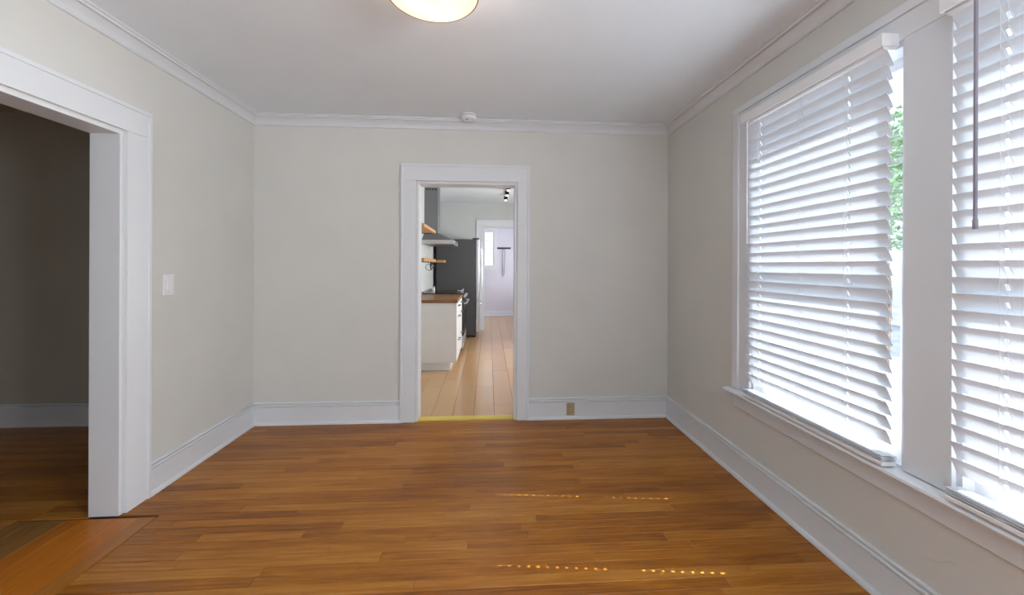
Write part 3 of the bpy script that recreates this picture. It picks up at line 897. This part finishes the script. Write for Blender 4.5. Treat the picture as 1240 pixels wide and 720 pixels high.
hd = empty('range_hood', (-0.8, 6.38, 1.68), 'grey steel chimney hood hung above the stove', 'range hood')
MB().rbox(KXL + 0.002, -0.815, 6.24, 6.53, 1.86, KH - 0.012, 0.002).build('chimney', 'hood_steel', hd)
for i in range(4):
    MB().box(-1.0 + 0.045 * i, -0.97 + 0.045 * i, 6.2385, 6.2402, 2.565, 2.585).build('vent_slot', 'black', hd)
hx = -0.535
MB().quads([(KXL + 0.002, sy0, 1.75), (hx, sy0, 1.75), (hx, sy1, 1.75), (KXL + 0.002, sy1, 1.75), (KXL + 0.002, 6.235, 1.875), (-0.81, 6.235, 1.875), (-0.81, 6.535, 1.875), (KXL + 0.002, 6.535, 1.875)],
           [(0, 3, 2, 1), (4, 5, 6, 7), (0, 1, 5, 4), (1, 2, 6, 5), (2, 3, 7, 6), (3, 0, 4, 7)]).build('canopy', 'hood_steel', hd)
MB().rbox(KXL + 0.002, hx, sy0, sy1, 1.685, 1.75, 0.003).build('lower_band', 'steel', hd)
MB().box(KXL + 0.04, hx - 0.03, sy0 + 0.03, sy1 - 0.03, 1.681, 1.6845).build('grease_filter', 'hood_steel', hd)
for k in range(4):
    MB().lathe([(0.010, 0), (0.010, 0.008), (0.007, 0.010)], (hx, 6.30 + k * 0.05, 1.717), 'x', 14).build('button', 'dark_plastic', hd)


def shelf(y0, y1, z, label, group):
    r = empty('wall_shelf', (KXL, y0, z), label, 'shelf', group)
    MB().rbox(KXL + 0.002, -0.785, y0, y1, z, z + 0.042, 0.003).build('board', 'shelf', r)
    for yy in (y0 + 0.10, y1 - 0.10):
        MB().box(KXL + 0.001, KXL + 0.010, yy - 0.012, yy + 0.012, z - 0.14, z - 0.0005).box(KXL + 0.010, -0.83, yy - 0.012, yy + 0.012, z - 0.008, z - 0.0005).build('bracket', 'iron', r)
    return r


shelf(4.75, 5.80, 1.828, 'upper wooden wall shelf on the near side of the hood', 'kitchen wall shelves')
shelf(4.75, 5.80, 1.405, 'lower wooden wall shelf with hooks under it, near side of the hood', 'kitchen wall shelves')
shelf(6.82, 7.17, 1.828, 'upper short wooden shelf between the hood and the fridge', 'kitchen wall shelves')
shelf(6.82, 7.17, 1.405, 'lower short wooden shelf between the hood and the fridge', 'kitchen wall shelves')
for k, (yy, lab) in enumerate(((5.24, 'black wire ring hanging under the lower shelf, nearest the doorway'), (5.50, 'small black wire ring hanging under the lower shelf, middle one'),
                               (5.66, 'small black wire ring hanging under the lower shelf, nearest the hood'))):
    rr = (0.042, 0.026, 0.022)[k]
    hk = empty('hanging_ring', (-0.81, yy, 1.403), lab, 'hook', 'rings under the lower shelf')
    MB().tube([(-0.81, yy, 1.4045), (-0.81, yy, 1.385), (-0.80, yy, 1.372), (-0.785, yy, 1.374), (-0.783, yy, 1.384)], 0.003, 6).build('hook', 'iron', hk, True)
    zc = 1.372 - rr
    MB().tube([(-0.80 + rr * math.cos(a) * 0.95, yy + rr * math.cos(a) * 0.3, zc + rr * math.sin(a)) for a in [2 * math.pi * i / 24 for i in range(24)]], 0.0032, 6, True).build('ring', 'iron', hk, True)

# ------------------------------------------------------------------ fridge
fy0, fy1, fzt = 7.24, 7.98, 1.845
fr = empty('fridge', (-0.6, 7.6, 0), 'tall fridge with dark grey side and steel doors at the kitchen end', 'fridge')
MB().rbox(-0.965, -0.243, fy0, fy1, 0.045, fzt, 0.004).build('body', 'fridge_side', fr)
MB().box(-1.005, -0.9655, fy0 + 0.05, fy1 - 0.05, 0.15, fzt - 0.1).build('back_shade_panel', 'black', fr)  # black condenser panel, also standing in for shade in the wall gap
MB().box(-0.2425, -0.2305, fy0 + 0.008, fy1 - 0.008, 0.10, fzt - 0.01).build('gasket', 'black', fr)
for k, (ya, yb) in enumerate(((fy0 + 0.001, (fy0 + fy1) / 2 - 0.002), ((fy0 + fy1) / 2 + 0.002, fy1 - 0.001))):
    dr = MB().rbox(-0.230, -0.172, ya, yb, 0.70, fzt - 0.004, 0.008).build('door', 'steel', fr)
    yh = yb - 0.045 if k == 0 else ya + 0.045
    MB().tube([(-0.173, yh, 0.80)] + [(-0.135 + 0.015 * math.sin(math.pi * i / 8), yh, 0.83 + 0.86 * i / 8) for i in range(9)] + [(-0.173, yh, 1.72)], 0.011, 8).build('handle', 'steel', dr, True)
dw = MB().rbox(-0.230, -0.172, fy0 + 0.001, fy1 - 0.001, 0.10, 0.694, 0.008).build('freezer_drawer', 'steel', fr)
MB().tube([(-0.173, fy0 + 0.06, 0.62), (-0.13, fy0 + 0.07, 0.62), (-0.13, fy1 - 0.07, 0.62), (-0.173, fy1 - 0.06, 0.62)], 0.011, 8).build('handle', 'steel', dw, True)
MB().box(-0.95, -0.235, fy0 + 0.02, fy1 - 0.02, 0.012, 0.045).build('kick_plate', 'black', fr)
MB().rbox(-0.30, -0.175, fy0 + 0.01, fy0 + 0.07, fzt, fzt + 0.022, 0.003).build('hinge_cover', 'dark_plastic', fr)
MB().rbox(-0.30, -0.175, fy1 - 0.07, fy1 - 0.01, fzt, fzt + 0.022, 0.003).build('hinge_cover', 'dark_plastic', fr)
for a in (-0.92, -0.27):
    for b in (fy0 + 0.05, fy1 - 0.05):
        MB().lathe([(0.022, 0.0005), (0.022, 0.012)], (a, b, 0), 'z', 12).build('foot', 'black', fr)

# ------------------------------------------------------------------ track light, hook rail
tl = empty('track_light', (0.31, 6.5, KH), 'black track light with lit spot heads on the kitchen ceiling', 'track light')
MB().rbox(0.295, 0.325, 5.55, 7.05, KH - 0.022, KH - 0.0005, 0.002).build('rail', 'black', tl)
for yy in (5.66, 6.06, 6.50, 6.98):
    hdn = MB().lathe([(0.012, KH - 0.022), (0.012, KH - 0.045), (0.034, KH - 0.050), (0.036, KH - 0.105), (0.033, KH - 0.112)], (0.31, yy, 0), 'z', 22).build('spot_head', 'black', tl, True)
    MB().lathe([(0.028, KH - 0.1125), (0.027, KH - 0.122), (0.018, KH - 0.130), (0.003, KH - 0.132)], (0.31, yy, 0), 'z', 22).build('bulb', 'lit', hdn, True)

hr = empty('hook_rail', (0.42, HYE, 1.82), 'black hook rail on the lavender wall beside the narrow window', 'hook rail')
MB().rbox(0.235, 0.605, HYE - 0.014, HYE + 0.001, 1.80, 1.845, 0.003).build('rail', 'iron', hr)
for xx in (0.27, 0.345, 0.42, 0.495, 0.57):
    MB().tube([(xx, HYE - 0.012, 1.83), (xx, HYE - 0.05, 1.825), (xx, HYE - 0.055, 1.845)], 0.007, 8).build('hook', 'iron', hr, True)
tag(MB().tube([(0.420, HYE - 0.036, 1.8365), (0.392, HYE - 0.036, 1.795), (0.378, HYE - 0.036, 1.65), (0.375, HYE - 0.034, 1.40), (0.390, HYE - 0.03, 1.10), (0.405, HYE - 0.03, 1.06), (0.420, HYE - 0.03, 1.10), (0.440, HYE - 0.034, 1.45), (0.445, HYE - 0.036, 1.72), (0.438, HYE - 0.036, 1.80)], 0.0055, 8, True).build('hanging_strap', 'iron', None, True),
    'thin dark loop of strap hanging from the hook rail', 'strap')

# ------------------------------------------------------------------ outdoors
struct('ground', MB().box(-40, 45, -40, 45, -0.75, -0.55), 'ground', 'pale sunlit ground outside the windows', 'ground')


def tree(loc, rad, hgt, n, seed, label):
    rnd = random.Random(seed)
    r = empty('yard_tree', loc, label, 'tree', 'yard trees beyond the windows')
    lx, ly, lz = loc
    MB().tube([(lx, ly, lz), (lx + 0.05, ly, lz + hgt * 0.4), (lx, ly + 0.08, lz + hgt * 0.75)], 0.13, 10).build('trunk', 'bark', r, True)
    mb = MB()
    for i in range(n):
        d = Vector((rnd.gauss(0, 1), rnd.gauss(0, 1), rnd.gauss(0, 1))).normalized()
        q = Vector((lx, ly, lz + hgt)) + Vector((d.x * rad, d.y * rad, d.z * rad * 0.9)) * (rnd.random() ** 0.4)
        a = Vector((rnd.gauss(0, 1), rnd.gauss(0, 1), rnd.gauss(0, .6))).normalized()
        b = a.cross(Vector((rnd.gauss(0, 1), rnd.gauss(0, 1), rnd.gauss(0, 1)))).normalized()
        s = rnd.uniform(0.04, 0.09)
        mb.quads([q - a * s, q + b * s * 0.45, q + a * s, q - b * s * 0.45], [(0, 1, 2, 3)])
    mb.build('crown', 'leaf', r, False, False)
    return r


tree((7.6, 7.0, -0.55), 1.6, 3.5, 5200, 3, 'leafy green yard tree seen past the near edge of the far blind')
tree((9.8, 3.2, -0.55), 1.7, 3.6, 2200, 5, 'leafy green yard tree straight out from the windows')

nh = empty('neighbour_house', (13.0, 9.0, -0.55), 'white clapboard house across the yard', 'house')
MB().box(13.05, 17.0, 5.0, 17.0, -0.55, 4.6).build('wall', 'stucco', nh)
for i in range(25):
    z = -0.5 + i * 0.2
    MB().quads([(13.05, 5.0, z), (13.05, 17.0, z), (13.05, 17.0, z + 0.2), (13.05, 5.0, z + 0.2), (13.005, 5.0, z), (13.005, 17.0, z), (13.04, 17.0, z + 0.2), (13.04, 5.0, z + 0.2)],
               [(0, 3, 2, 1), (4, 5, 6, 7), (0, 1, 5, 4), (1, 2, 6, 5), (2, 3, 7, 6), (3, 0, 4, 7)]).build('siding_board', 'stucco', nh)
MB().quads([(12.5, 4.6, 4.5), (17.5, 4.6, 4.5), (17.5, 17.4, 4.5), (12.5, 17.4, 4.5), (15.0, 4.6, 6.3), (15.0, 17.4, 6.3)],
           [(0, 3, 2, 1), (0, 1, 4), (2, 3, 5), (0, 4, 5, 3), (1, 2, 5, 4)]).build('roof', 'fridge_side', nh)
